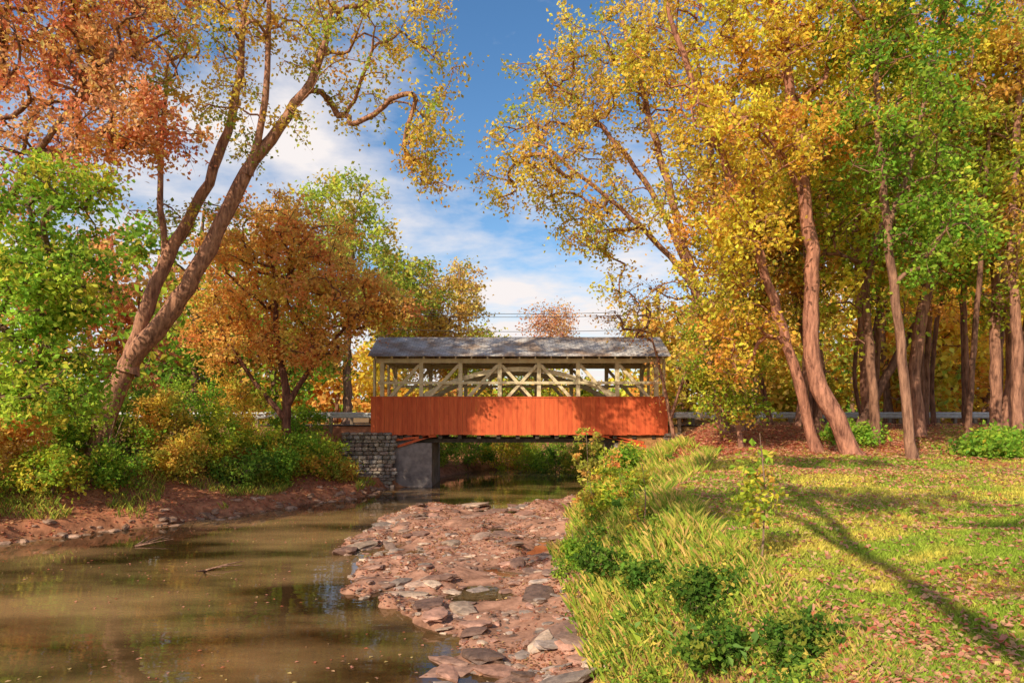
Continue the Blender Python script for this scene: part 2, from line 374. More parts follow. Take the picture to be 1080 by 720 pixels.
tree('green_tree',[([(-1.8,58,g),(-1.8,58,7)],.2,.07)],[(-2.0,58,7.8,3.0,3,3.2),(1,60,6,4,3,3)],130,YG,ls=.28,lpt=9,tl=.9,kr=.016,spread=.3)
tree('small_red_tree',[([(3.4,60,g),(3.4,60,8),(3.4,60,11.5)],.2,.05)],[(3.4,60,11.6,2.5,2,1.9)],80,[(2,(.94,.44,.24)),(1,(.88,.54,.22))],ls=.22,lpt=6,tl=.8,kr=.016,spread=.3)

gF=h1(8.7,27)
tree('leaning_birch_tree',[([(8.9,27,gF-.2),(7.8,27,5.9),(7.0,27,9.6),(5.7,27,14.5),(4.3,27,19.5)],.23,.06),
  ([(8.4,26.6,gF-.2),(7.9,26.6,4.5),(7.2,26.5,8.3),(5.3,26.3,10.6),(3.2,26,12.3),(1.2,25.9,13.9)],.17,.04),
  ([(7.1,27,9.2),(5.6,27.2,12.5),(3.5,27.3,15.3),(1.3,27.4,17.4)],.14,.04),
  ([(9.2,27.3,gF-.2),(8.9,27.3,6),(8.4,27.4,11),(7.3,27.4,19)],.18,.05)],
  [(2.4,27,15.6,3.2,2.6,2.7),(.6,26,13.0,1.9,2,1.4,7),(3.8,26.4,11.6,2.6,2.2,1.5,11),(4.6,26.8,8.6,1.5,1.5,1.5,2),(5,27,18.3,3.4,2.6,2),(7,27,14.5,2.5,2.2,3),(7.8,26.6,9,1.6,1.6,2.2,4)],
  400,[(2,(.92,.66,.11)),(1.6,(.68,.62,.09)),(2,(.96,.56,.11)),(.6,(.42,.50,.08))],ls=.16,lpt=9.5,bark=WARM,tl=.75)
g=h1(10.2,21)
tree('leaning_maple_tree',[([(10.5,20.8,g-.25),(10.0,20.8,3.4),(9.3,21,4.9),(9.2,21,6.8),(9.25,21,8.6),(8.95,21,10.8),(8.6,21,13.4),(7.9,21,17.5)],.28,.08),
  ([(9.7,21.6,g-.2),(8.8,21.6,5.6),(8.05,21.6,8),(7.1,21.5,10.6),(5.9,21.4,13.5),(4.7,21.3,16.8)],.18,.06),
  ([(9.0,21,10.4),(7.6,20.6,12.2),(5.5,20.2,12.9)],.10,.03)],
  [(6.5,20.8,9.2,1.9,1.8,1.9,10),(7.4,20.8,12.2,2.6,2.3,2.4),(6.4,21,15.4,3.0,2.6,2.2),(10,21,14.4,2.5,2.3,3),(6.9,21.5,6.2,1.3,1.4,1.5,4),(8.2,21.5,17,3,2,1.5)],
  400,YEL,ls=.155,lpt=11,bark=(1.35,.98,.85),tl=.65)
g=h1(7.8,24)
tree('young_maple_tree',[([(8.1,24,g-.1),(7.8,24,4.4),(7.3,24,7)],.09,.03)],[(7.4,24,6.0,1.4,1.5,2.0),(7.9,24,4.2,1.1,1.2,.8,1.2)],95,YG,ls=.15,lpt=11,bark=WARM,tl=.55)
g=h1(6.6,31)
tree('bare_sapling_tree',[([(7.5,31,g-.1),(6.9,31,5),(6.3,31,7.4)],.11,.03),([(7.2,31,3.6),(7.9,30.8,6),(8.3,30.6,8.5)],.07,.02)],[(5.6,31,8.5,2.0,1.5,1.3),(7.0,31,5.6,.9,1,1.2,.8),(8.3,30.6,8,1.5,1.5,1.8,3)],80,ORG,ls=.13,lpt=3,bark=WARM,tl=.8)
g=h1(11.8,20)
tree('green_ash_tree',[([(11.75,20,g-.2),(11.35,20,6),(10.95,20,9.7),(10.7,20,13),(10.8,20,17)],.155,.05),([(11.0,20,9.2),(11.8,20,11.5),(12.4,20,15)],.09,.03)],
  [(11.0,20,12,2.1,2,3.0),(12.3,20,9.2,1.5,1.5,1.6,5),(11.5,20,15.5,2.4,2.2,1.6)],230,GRN,ls=.15,lpt=11,bark=(1,.85,.75),tl=.6)
def straight(name,x,y,lean,r,top,blobs,n,pal,**k):
    g=h1(x,y)
    b1,b2=rng.normal(size=2)*.2
    pts=[(x,y,g-.2),(x+lean*.2+b1,y,g+(top-g)*.2),(x+lean*.45+b2,y,g+(top-g)*.45),(x+lean*.7-b1,y,g+(top-g)*.7),(x+lean,y,top)]
    tree(name,[(pts,r,.06)],blobs,n,pal,**k)
straight('tall_oak_tree',15.5,26,.8,.25,19,[(15.5,26,17,3.5,3,2.6),(17.3,26,11.5,2.2,2,2.5,8)],210,YEL,ls=.18,lpt=10,bark=WARM)
straight('tall_oak_tree',14.6,28,-.8,.2,18,[(13.2,28,13.5,2.6,2.4,3.4),(12.5,28,18,3,2.5,2)],200,YG,ls=.18,lpt=9,bark=WARM)
straight('tall_oak_tree',18.4,26,-.3,.22,20,[(18.2,26,14,3,2.5,3.5),(19,25.5,8.5,2,2,1.6,6)],220,YG,ls=.18,lpt=10,bark=WARM)
straight('tall_oak_tree',17.9,24.2,.1,.2,20,[(18,24,16,2.6,2.5,3),(17.8,23.6,10.3,1.6,1.8,1.6,4)],190,GOLD,ls=.17,lpt=10,bark=WARM)
straight('tall_oak_tree',20.6,28.5,-.2,.25,20,[(21,28,14,3,3,4)],200,YEL,ls=.18,lpt=10,bark=WARM)
straight('tall_oak_tree',12.4,29.5,.5,.2,18,[(11.3,29.5,11.5,2.2,2,3.6),(10.2,29.5,17,2.5,2,2)],190,ORG,ls=.17,lpt=9,bark=WARM)
g=h1(13.3,26.5)
tree('leaning_dark_tree',[([(13.2,26.5,g-.1),(14.2,26.5,4.6),(15.8,26.6,7.4),(17.2,26.6,10.5)],.2,.05)],[(17,26.5,10.4,1.8,1.6,1.4)],90,GRN,ls=.16,lpt=9,bark=(.6,.5,.45))
for (x,y,t,p) in [(10.7,31,17,YEL),(22,33,18,YG),(16.6,31.5,18,GRN),(24.5,30,18,YEL),(9.9,28.6,14,GOLD),(19.4,32,17,ORG),(14.2,32.6,16,YG),(12.9,24.2,15,YG)]:
    straight('woodland_tree',x,y,rng.uniform(-.8,.8),rng.uniform(.12,.2),t,[(x,y,t-3.5,2.6,2.4,4.2),(x-.5,y,t-7,1.8,1.6,2,4)],140,p,ls=.21,lpt=9,bark=(.9,.75,.65),tl=.9)
for (x,y,t) in [(12.1,27.2,15),(13.6,30.6,16),(15.2,29.3,15),(17.4,29.6,17),(18.6,30.6,16),(20.1,26.6,17),(21.6,30.2,17),(16.0,24.0,14),(22.6,27.5,16),(11.4,29.9,13),(15.0,33.4,15),(18.0,33.5,15),(20.8,33.6,15)]:
    straight('slender_tree',x,y,rng.uniform(-1.4,1.0),rng.uniform(.08,.14),t,[(x,y,t-2,1.8,1.6,2.4)],45,[YEL,GOLD,YG][rng.integers(3)],ls=.2,lpt=8,bark=(.7,.56,.48),tl=.8)
g=h1(-2,-6)
tree('offscreen_shadow_tree',[([(-2,-6,g-.2),(-2,-6,8),(-2,-6.5,15)],.4,.1),([(-2,-6,8),(-3.5,-3,11.5),(-5,.2,13.8)],.15,.05),([(-3.5,-3,11.5),(-3.2,2,13.4),(-3,6,14.2)],.11,.04)],  # unseen tree added behind camera; crown shaped to cast lawn shadow streaks
   [(-5.0,-1.2,14.2,4.4,1.0,.8,4),(-3,5.5,14.5,4.6,.9,.8,4),(-8.5,2,14,2,.8,.7,1.2),(-1.5,-7,15,4,3,2,3)],150,GOLD,ls=.2,lpt=11,tl=.7)
print('trees',time.time()-T0,NLEAF)

def woodland(name,spots,ls=.4,n=80,lpt=7):
    mb=MB()
    for (x,y,t,p,r) in spots:
        g=h1(x,y)
        grow(mb,[([(x,y,g),(x+rng.uniform(-.4,.4),y,t*.6),(x+rng.uniform(-1,1),y,t*.92)],.24,.06)],[(x,y,t*.66,r,r,t*.30),(x+rng.uniform(-2,2),y,t*.38,r*.8,r*.8,t*.2)],n,p,ls=ls,lpt=lpt,twigs=4,tl=1.3,spread=.4,kr=.02,sides=6,bark=(.8,.7,.6),step=1.5)
    mb.build(name,[M_bark,M_leaf])
sp=[]
pr=[YEL,YG,ORG,YEL,YEL,GOLD]
for i in range(24):
    x=rng.uniform(13,58); y=rng.uniform(41,60); sp.append((x,y,rng.uniform(15,22),pr[rng.integers(6)],rng.uniform(3,4.5)))
for i in range(6): sp.append((11+i*3.1,44+rng.uniform(-2,3),rng.uniform(11,16),pr[rng.integers(6)],3.0))
woodland('distant_woodland',sp,ls=.45)
sp=[]
pl=[ORG,YG,GRN,GRN,PINK,GOLD]
for i in range(20):
    x=rng.uniform(-55,-17); y=rng.uniform(31,58) ; sp.append((x,y,rng.uniform(13,18),pl[rng.integers(6)],rng.uniform(3,4)))
woodland('distant_woodland',sp,ls=.45)
sp=[]
for i in range(28):
    x=-30+i*2.7+rng.uniform(-1,1); y=rng.uniform(66,84); sp.append((x,y,rng.uniform(7.0,9.5) if -12<x<14 else rng.uniform(11,16),[YG,YEL,GRN,ORG,YEL][rng.integers(5)],rng.uniform(3,4)))
woodland('distant_woodland',sp,ls=.7,n=40,lpt=7)
sp=[]
for i in range(50):
    a=i*2.6-75; sp.append((a*2.2,rng.uniform(125,160),rng.uniform(9,13),[YG,YEL,GRN,ORG][rng.integers(4)],6.5))
woodland('distant_woodland',sp,ls=1.5,n=22,lpt=5)

def shrub(x,y,r,hh,pal,ls=.14,n=62,lpt=12,name='shrub',tl=.5,spread=.12):
    g=h1(x,y); st=[]
    for i in range(4):
        a=rng.uniform(0,6.28); st.append(([(x,y,g-.1),(x+.3*r*math.cos(a),y+.3*r*math.sin(a),g+hh*.35),(x+.6*r*math.cos(a),y+.6*r*math.sin(a),g+hh*.75)],.03*min(1,r),.012*min(1,r)))
    bl=[(x,y,g+hh*.5,r,r,hh*.48)]
    for i in range(3): bl.append((x+rng.uniform(-.8,.8)*r,y+rng.uniform(-.5,.5)*r,g+hh*rng.uniform(.3,.9),r*.5,r*.5,hh*.35))
    tree(name,st,bl,n,pal,ls=ls,lpt=lpt,tl=tl,kr=.006*min(1,r),sides=5,step=.3,spread=spread)
SH=[GRN,YG,GRN,DGRN,YG,GOLD,ORG]
line=[(-17,16.5),(-15.6,19.2),(-14.2,21.5),(-12.9,23.4),(-11.6,25.2),(-10.3,27),(-9.1,28.7),(-8.2,30.3),(-7.6,31.8)]
for i,(x,y) in enumerate(line):
    for (o,rr,hh) in [(1.3,1.0,1.4),(2.7,1.3,2.4),(4.4,1.5,3.3)]:
        if i>=7 and o>4: continue
        px=x-o*.8+rng.uniform(-.4,.4); py=y+o*.55+rng.uniform(-.5,.5)
        if i>6: hh*=.8
        if py>33.2: continue
        shrub(px,py,rr*rng.uniform(.75,1.2),hh*rng.uniform(.65,1.25),SH[rng.integers(7)])
for (x,y,r,hh,p) in [(-9.3,33.4,1.1,1.5,YG),(-10.6,33.6,1.4,2.2,GRN),(-3,45.5,1.6,2.4,GRN),(-1,47,1.8,2.6,YG),(1,47.5,1.8,2.7,YG),(3,46.5,1.8,2.4,GRN),(5.4,45,1.7,2.2,YG),(-4.6,43.5,1.5,2,GRN),(6.6,41.5,1.4,2,GRN),(0,50,2.2,3,YG),(3.5,50,2.2,3,GRN),(-3.5,50,2.2,3,GRN),(6.6,48,2,3,GRN),
    (5.8,32.6,.8,.8,YG),(5.0,31.0,.7,.9,GOLD),(3.9,28,.5,.8,YG),(5.2,28.5,.7,.7,GRN),
    (14.6,20.6,1.0,.6,GRN),(12.2,24.5,.8,.6,GRN),(16.3,21.5,1.3,.8,GRN),(3.4,21,.45,.8,YG),(2.7,17.6,.4,.6,YG)]:
    shrub(x,y,r,hh,p)
DK_SHADE=[(3,(.10,.20,.03)),(2,(.18,.30,.04)),(.6,(.4,.4,.06))]  # dark leaf greens, also painting in the shade of the bank notch
for (x,y,r,hh,p) in [(1.75,11.6,.5,.42,DK_SHADE),(1.5,13.4,.42,.36,GRN),(2.0,9.6,.34,.26,DK_SHADE),(2.15,7.4,.4,.3,DK_SHADE),(1.95,6.4,.36,.26,DK_SHADE),(2.55,14.6,.35,.3,DGRN),(2.4,5.6,.3,.2,DK_SHADE)]:
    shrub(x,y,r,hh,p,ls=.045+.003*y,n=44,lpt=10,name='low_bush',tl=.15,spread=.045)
print('shrubs',time.time()-T0,NLEAF)
def sapling(x,y,hh,pal,ls=.09,n=16):
    g=h1(x,y)
    tree('sapling',[([(x,y,g-.05),(x+.04,y,g+hh*.5),(x-.02,y,g+hh)],.014,.005)],[(x,y,g+hh*.58,hh*.15,hh*.15,hh*.42)],n,pal,ls=ls,lpt=5,tl=.16,kr=.003,step=.15,sides=5,spread=.05,twigs=3)
sapling(2.85,7.8,1.45,YG,.085,26); sapling(2.1,19.2,3.0,[(2,(.5,.5,.08)),(1,(.86,.46,.12))],.13,34); sapling(2.8,20.6,2.2,YG,.12,26); sapling(1.9,16.5,1.4,YG,.11,18); sapling(3.5,24,2,ORG,.12,22)
for i in range(16):
    yy=rng.uniform(10,27); xx=float(np.interp(yy,[10,14,18.5,23,28.5],[1.4,1.2,1.8,2.8,3.9]))+rng.uniform(-.2,1.2)
    sapling(xx,yy,rng.uniform(.5,1.3),[YG,GOLD,ORG][rng.integers(3)],.05+.002*yy,9)

mb=MB()
n=8000
X=rng.uniform(-3,7,n); Y=3.6*np.exp(rng.uniform(0,1,n)*math.log(30/3.6))
z_,d_,b_,l_,w_=H(X,Y,True)
wdt=np.interp(Y,[7,14,20,30],[1.5,1.9,3.0,4])
ok=(~l_)&(d_>0.1)&(d_<wdt+.9*(vn(X*.9,Y*.9,31)-.6))&(vn(X*1.1,Y*1.1,33)+.3*vn(X*4,Y*4,34)>.5)
X=X[ok];Y=Y[ok];Z=z_[ok]
hgt=rng.uniform(.04,.22,len(X))*(.6+vn(X*1.3,Y*1.3,35))
per=26
Cx=np.repeat(X,per);Cy=np.repeat(Y,per);Cz=np.repeat(Z,per);Hh=np.repeat(hgt,per)
u=rng.uniform(0,1,len(Cx))
P=np.stack([Cx+rng.normal(size=len(Cx))*.10,Cy+rng.normal(size=len(Cx))*.10,Cz+u*Hh+.02],1)
cl=np.repeat(pick([(3,(.22,.36,.045)),(2,(.38,.48,.06)),(1.8,(.11,.21,.03)),(1,(.72,.54,.10))],len(X)),per,0)*rng.uniform(.6,1.3,(len(Cx),1))
leaves(mb,P,.033+.003*Cy,cl,1,up=1.0)
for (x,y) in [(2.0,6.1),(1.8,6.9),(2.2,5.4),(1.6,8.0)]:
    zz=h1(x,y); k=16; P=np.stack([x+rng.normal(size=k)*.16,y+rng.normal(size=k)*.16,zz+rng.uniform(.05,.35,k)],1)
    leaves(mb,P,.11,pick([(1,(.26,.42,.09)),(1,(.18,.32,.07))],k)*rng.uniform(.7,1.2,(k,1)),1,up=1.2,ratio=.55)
def blades(mb,X,Y,Z,hh,wd,col,bend=.5,mat=1):
    n=len(X); a=rng.uniform(0,6.28,n); b=rng.uniform(0,6.28,n)
    sx=np.cos(a)*wd; sy=np.sin(a)*wd; lx=np.cos(b)*hh*bend*rng.uniform(.2,1,n); ly=np.sin(b)*hh*bend*rng.uniform(.2,1,n)
    v=np.stack([np.stack([X-sx,Y-sy,Z-.01],1),np.stack([X+sx,Y+sy,Z-.01],1),np.stack([X+sx*.7+lx*.35,Y+sy*.7+ly*.35,Z+hh*.6],1),np.stack([X+lx,Y+ly,Z+hh],1)],1).reshape(-1,3)
    mb.add(v,np.arange(n*4).reshape(n,4),mat,np.repeat(col,4,0))
n=150000
X=rng.uniform(-3,7,n); Y=3.6*np.exp(rng.uniform(0,1,n)*math.log(31/3.6))
z_,d_,b_,l_,w_=H(X,Y,True); wdt=np.interp(Y,[7,14,20,30],[1.7,2.4,4.5,5.5])
pt=vn(X*.8,Y*.8,41)+.3*vn(X*4,Y*4,42)
ok=(~l_)&(d_>0.02)&(d_<wdt)&(pt>.46)
X=X[ok];Y=Y[ok];Z=z_[ok];pt=pt[ok];n=len(X)
col=pick([(1.8,(.70,.57,.12)),(2.3,(.40,.49,.06)),(1.2,(.78,.5,.16)),(1,(.22,.34,.045))],n)*rng.uniform(.7,1.25,(n,1))
nearf=.4+.6*S((Y-4)/6)
blades(mb,X,Y,Z,rng.uniform(.06,.22,n)*(.6+.045*Y)*(.5+pt)*nearf,(.0012+.00045*Y)*(.6+.4*nearf),col,.9)
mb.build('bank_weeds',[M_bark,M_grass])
mb=MB(); n=60000
X=rng.uniform(-20,-4,n);Y=rng.uniform(14,34,n); z_,d_,b_,l_,w_=H(X,Y,True)
ok=l_&(d_>.3)&(d_<3.5)&(vn(X*.9,Y*.9,51)>.5); X=X[ok];Y=Y[ok];Z=z_[ok];n=len(X)
blades(mb,X,Y,Z,rng.uniform(.1,.3,n),.012,pick([(2,(.5,.5,.08)),(2,(.3,.42,.06)),(1,(.74,.56,.12))],n)*rng.uniform(.6,1.2,(n,1)),.9)
mb.build('bank_grass',[M_bark,M_grass])

mb=MB(); n=300000
Y=3.2*np.exp(rng.uniform(0,1,n)*math.log(30/3.2)); X=1.2+rng.uniform(0,1,n)*(.85*Y+2.0)
z_,d_,b_,l_,w_=H(X,Y,True)
litm=litmask(X,Y)
ok=(d_>1.0)&(w_<.3)&(rng.uniform(0,1,n)>litm*.95); X=X[ok];Y=Y[ok];Z=z_[ok];n=len(X)
pn=S((vn(X*.7,Y*.7,61)*.5+vn(X*2.5,Y*2.5,62)*.5-.36)*2.6)[:,None]
col=(np.array([.38,.50,.06])*(1-pn)+np.array([.78,.64,.12])*pn)*rng.uniform(.6,1.25,(n,1))
blades(mb,X,Y,Z,rng.uniform(.02,.05,n)*(1+.035*Y)*(.6+.8*vn(X*1.7,Y*1.7,63)),.0018+.001*Y,np.clip(col,0,.9),.9)
mb.build('lawn_grass',[M_bark,M_grass])

mb=MB()
def flat(X,Y,Z,size,col,tilt=.25):
    n=len(X); a=rng.uniform(0,6.28,n)
    A=np.stack([np.cos(a),np.sin(a),rng.normal(size=n)*tilt],1);B=np.stack([-np.sin(a),np.cos(a),rng.normal(size=n)*tilt],1)
    P=np.stack([X,Y,Z],1); L=size[:,None]
    v=np.stack([P-A*L*.5,P+B*L*.36,P+A*L*.5,P-B*L*.36],1)
    v[:,1,2]+=size*.12; v[:,3,2]+=size*.12
    mb.add(v.reshape(-1,3),np.arange(n*4).reshape(n,4),1,np.repeat(np.clip(col,0,.9),4,0))
FL=[(3,(.88,.38,.25)),(2,(.86,.50,.26)),(1.7,(.72,.22,.12)),(1,(.86,.62,.23)),(1,(.5,.26,.15))]
n=80000
Y=3.2*np.exp(rng.uniform(0,1,n)*math.log(34/3.2)); X=.5+rng.uniform(0,1,n)*(.85*Y+2.5)
z_,d_,b_,l_,w_=H(X,Y,True); ok=(d_>.8)&(vn(X*.6,Y*.6,71)*.6+.3*vn(X*2.2,Y*2.2,72)+.6*rng.uniform(0,1,n)>.72)
X=X[ok];Y=Y[ok];Z=z_[ok]; n=len(X)
flat(X,Y,Z+.035+.0018*Y,rng.uniform(.025,.055,n)*(1+.05*Y),pick(FL,n)*rng.uniform(.7,1.15,(n,1)),.35)
n=26000; X=rng.normal(9.5,3.6,n);Y=rng.normal(26.8,3.0,n)
z_,d_,b_,l_,w_=H(X,Y,True); ok=d_>.5; X=X[ok];Y=Y[ok];Z=z_[ok];n=len(X)
flat(X,Y,Z+.05,rng.uniform(.1,.17,n),pick(FL,n)*rng.uniform(.6,1.1,(n,1)))
n=70000; Y=6*np.exp(rng.uniform(0,1,n)*math.log(33/6)); X=rng.uniform(-6,4,n)
z_,d_,b_,l_,w_=H(X,Y,True); ok=(z_>.01)&(d_<.7)&(vn(X*1.1,Y*1.1,73)*.7+.5*vn(X*3,Y*3,74)+.4*rng.uniform(0,1,n)>.84)
X=X[ok];Y=Y[ok];Z=z_[ok];n=len(X)
flat(X,Y,Z+.02,rng.uniform(.028,.06,n)*(1+.025*Y),pick([(2,(.72,.30,.19)),(2,(.6,.32,.17)),(1.5,(.5,.17,.1)),(1,(.8,.55,.22)),(1.5,(.34,.17,.1))],n)*rng.uniform(.5,1.05,(n,1)))
n=32000; X=rng.uniform(-24,-4,n);Y=rng.uniform(10,34,n); z_,d_,b_,l_,w_=H(X,Y,True); ok=l_&(d_>-.1)&(d_<3)&(z_>.0)
X=X[ok];Y=Y[ok];Z=z_[ok];n=len(X)
flat(X,Y,Z+.03,rng.uniform(.07,.13,n),pick(FL,n)*rng.uniform(.5,1.0,(n,1)))
n=1800; X=rng.uniform(-16,0,n);Y=rng.uniform(8,32,n); z_,d_,b_,l_,w_=H(X,Y,True); ok=(z_<-.02)&(vn(X*.5,Y*.9,77)>.5)
X=X[ok];Y=Y[ok];n=len(X)
flat(X,Y,np.full(n,.012),rng.uniform(.04,.09,n),pick(FL,n)*rng.uniform(.7,1.1,(n,1)),.02)
mb.build('fallen_leaves',[M_bark,M_leaf])

bm=bmesh.new(); bmesh.ops.create_icosphere(bm,subdivisions=2,radius=1); bm.verts.ensure_lookup_table()
IV=np.array([v.co[:] for v in bm.verts]); IF=np.array([[v.index for v in f.verts] for f in bm.faces]); bm.free()
RC=[(.58,.37,.26),(.66,.46,.32),(.40,.22,.15),(.54,.28,.19),(.5,.37,.29),(.34,.2,.14)]
def rocks(mb,X,Y,Z,s,flatn,boxy=.5,rc=RC):
    n=len(X)
    for i in range(n):
        v=IV.copy(); m=np.max(np.abs(v),axis=1,keepdims=True); v=v*(1-boxy)+v/m*boxy
        v+=(vn(v[:,0:1]*1.7+i*3.1,v[:,1:2]*1.7+v[:,2:3]*2.3,i%97)-.5)*.5*np.array([1,1,.5])
        v[:,0]+=v[:,1]*rng.normal()*.3
        v*=np.array([s[i]*rng.uniform(.8,1.6),s[i]*rng.uniform(.5,1.1),s[i]*flatn*rng.uniform(.6,1.3)])
        a=rng.uniform(0,6.28);ca,sa=math.cos(a),math.sin(a)
        v=np.stack([v[:,0]*ca-v[:,1]*sa,v[:,0]*sa+v[:,1]*ca,v[:,2]+v[:,0]*rng.normal()*.12],1)+np.array([X[i],Y[i],Z[i]])
        cc=np.array(rc[rng.integers(len(rc))])*rng.uniform(.5,1.15)
        mb.add(v,IF,0,cc,False)
mb=MB()
n=4600; Y=6*np.exp(rng.uniform(0,1,n)*math.log(30/6)); X=rng.uniform(-6,2.5,n)
z_,d_,b_,l_,w_=H(X,Y,True); ok=(b_>.08)&(d_<.3)&(z_>-.14)&(vn(X*1.1,Y*1.1,81)>.33); X=X[ok];Y=Y[ok];Z=z_[ok]
rocks(mb,X,Y,Z,rng.uniform(.015,.06,len(X))*(1+.035*Y),.45,.6)
n=900; Y=7*np.exp(rng.uniform(0,1,n)*math.log(29/7));X=rng.uniform(-6.2,1.4,n); z_,d_,b_,l_,w_=H(X,Y,True); ok=(b_>.04)&(d_<.1)&(z_>-.2)&(vn(X*.8,Y*.6,83)>.35); X=X[ok];Y=Y[ok];Z=z_[ok]
rocks(mb,X,Y,Z+.015,(.05+.26*rng.uniform(0,1,len(X))**2.6)*(.7+.03*Y),.24,.8)
n=160; t=rng.uniform(0,1,n); Y=16+t*18; X=np.interp(Y,[12.5,19.2,26,31,34],[-21,-14.4,-9.5,-6.9,-6.5])+rng.normal(size=n)*.35
rocks(mb,X,Y,H(X,Y)-.02,rng.uniform(.04,.2,n),.5,.6,[(.42,.24,.15),(.5,.3,.2)])
mb.build('creek_stones',[M_rock])
mb=MB()
for (x,y,a) in [(-7.2,16.0,.2),(-10.5,19,.9)]:
    for q in range(4):
        aa=a+rng.normal()*.6; L=rng.uniform(.4,1.0)
        P=np.array([[x,y,.01],[x+L*.5*math.cos(aa),y+L*.5*math.sin(aa),.08],[x+L*math.cos(aa),y+L*math.sin(aa),.05+rng.uniform(0,.15)]])
        tube(mb,P,np.array([.03,.02,.008]),5,0,(1,.9,.8))
mb.build('driftwood_branch',[M_bark])
print('ground cover',time.time()-T0)

# ------------------------------------------------------------------ bridge
BR=empty('covered_bridge')
def box(mb,a,b,mat=0):
    x0,y0,z0=a;x1,y1,z1=b
    v=[(x0,y0,z0),(x1,y0,z0),(x1,y1,z0),(x0,y1,z0),(x0,y0,z1),(x1,y0,z1),(x1,y1,z1),(x0,y1,z1)]
    mb.add(v,[[0,3,2,1],[4,5,6,7],[0,1,5,4],[1,2,6,5],[2,3,7,6],[3,0,4,7]],mat)
def beam(mb,p,q,wx,wy,mat=0):
    p=np.array(p,float);q=np.array(q,float);t=norm(q-p)
    yv=np.array([0,1.,0])
    if abs(t[1])>.9: yv=np.array([1.,0,0])
    u=norm(np.cross(t,yv)); w=np.cross(u,t)
    v=[]
    for c in (p,q):
        for (i,j) in ((-1,-1),(1,-1),(1,1),(-1,1)): v.append(c+u*i*wx/2+w*j*wy/2)
    mb.add(v,[[0,3,2,1],[4,5,6,7],[0,1,5,4],[1,2,6,5],[2,3,7,6],[3,0,4,7]],mat)
X0,X1=-7.0,7.75; YN,YF=35.0,39.5; npan=7; pw=(X1-.3-X0-.3)/npan
def side(yc,name):
    mb=MB()
    px=[X0+.3+i*pw for i in range(npan+1)]
    for x in px: beam(mb,(x,yc,2.95),(x,yc,6.4),.2,.2)
    for i in range(npan):
        a,b=px[i]+.1,px[i+1]-.1
        if i<npan/2-.6: beam(mb,(a,yc,4.3),(b,yc,6.3),.16,.13)
        elif i>npan/2-.4: beam(mb,(a,yc,6.3),(b,yc,4.3),.16,.13)
        else:
            beam(mb,(a,yc-.04,4.3),(b,yc-.04,6.3),.15,.07); beam(mb,(a,yc+.04,6.3),(b,yc+.04,4.3),.15,.07)
    box(mb,(X0,yc-.13,6.4),(X1,yc+.13,6.62)); box(mb,(X0,yc-.12,2.78),(X1,yc+.12,2.95))
    sgn=1 if yc<37 else -1
    prev=None
    for i in range(25):
        t=i/24; x=X0+.2+t*(X1-X0-.4); zz=3.2+2.9*(1-(2*t-1)**2)
        if prev: beam(mb,prev,(x,yc+sgn*.2,zz),.24,.13)
        prev=(x,yc+sgn*.2,zz)
    beam(mb,(X0+.1,yc-sgn*.135,5.38),(X1-.1,yc-sgn*.135,5.38),.14,.06)
    mb.build(name,[M_cream],BR)
side(YN+.25,'near_truss'); side(YF-.25,'far_truss')
def skirt(y,name,sg):
    mb=MB(); x=X0-.25;bw=.235
    while x<X1+.2:
        o=rng.uniform(0,.012); box(mb,(x+.004,min(y,y+sg*(.03+o)),2.70+rng.uniform(-.02,.02)),(min(x+bw-.004,X1+.25),max(y,y+sg*(.03+o)),4.62)); x+=bw
    box(mb,(X0-.25,min(y,y-sg*.05)-0.0,4.5),(X1+.25,max(y,y-sg*.05),4.58))
    box(mb,(X0-.27,y-.07,4.624),(X1+.27,y+.07,4.67))
    mb.build(name,[M_red],BR)
skirt(YN+.06,'near_red_siding',-1); skirt(YF-.06,'far_red_siding',1)
mb=MB()
box(mb,(X0-.2,YN+.4,3.0),(X1+.2,YF-.4,3.12))
for i in range(15): x=X0+.3+i*1.0; box(mb,(x-.1,YN+.14,2.5),(x+.1,YF-.14,2.776))
box(mb,(X0,YN+.5,2.30),(X1,YN+.75,2.496)); box(mb,(X0,YF-.75,2.30),(X1,YF-.5,2.496)); box(mb,(X0,37.1,2.3),(X1,37.35,2.496))
mb.build('floor',[M_dark],BR)
mb=MB()
for (a,b) in [((-6.0,35.2,2.45),(-3.9,35.2,2.66)),((-5.9,35.2,2.1),(-4.3,35.2,2.62)),((4.6,35.2,2.66),(6.8,35.2,2.3)),((5,35.2,2.62),(6.9,35.2,2.1))]:
    beam(mb,a,b,.13,.1)
mb.build('red_struts',[M_red],BR)
zr,ze=7.95,6.66; yr=37.25; ey=34.45
def slope(name,sg):
    ln=math.hypot(yr-ey,zr-ze); ang=math.atan2(zr-ze,yr-ey)
    mb=MB(); L=X1-X0+.6
    nr=int(ln/.19); 
    for i in range(nr+1):
        a=i*.19; b=min(a+.21,ln)
        if b-a<.03: continue
        mb.add([(0,a,.02),(L,a,.02),(L,b,.0),(0,b,.0),(0,a,.045),(L,a,.045),(L,b,.025),(0,b,.025)],[[0,3,2,1],[4,5,6,7],[0,1,5,4],[1,2,6,5],[2,3,7,6],[3,0,4,7]])
    o=mb.build(name,[M_roof],BR)
    o.location=(X0-.3,ey,ze) if sg>0 else (X1+.3,2*yr-ey,ze)
    o.rotation_euler=(ang,0,0) if sg>0 else (ang,0,math.pi)
slope('near_roof_slope',1); slope('far_roof_slope',-1)
mb=MB()
for i in range(19):
    x=X0+.1+i*(X1-X0-.2)/18
    beam(mb,(x,ey+.08,ze-.05),(x,yr,zr-.07),.1,.07); beam(mb,(x,2*yr-ey-.08,ze-.05),(x,yr,zr-.07),.1,.07)
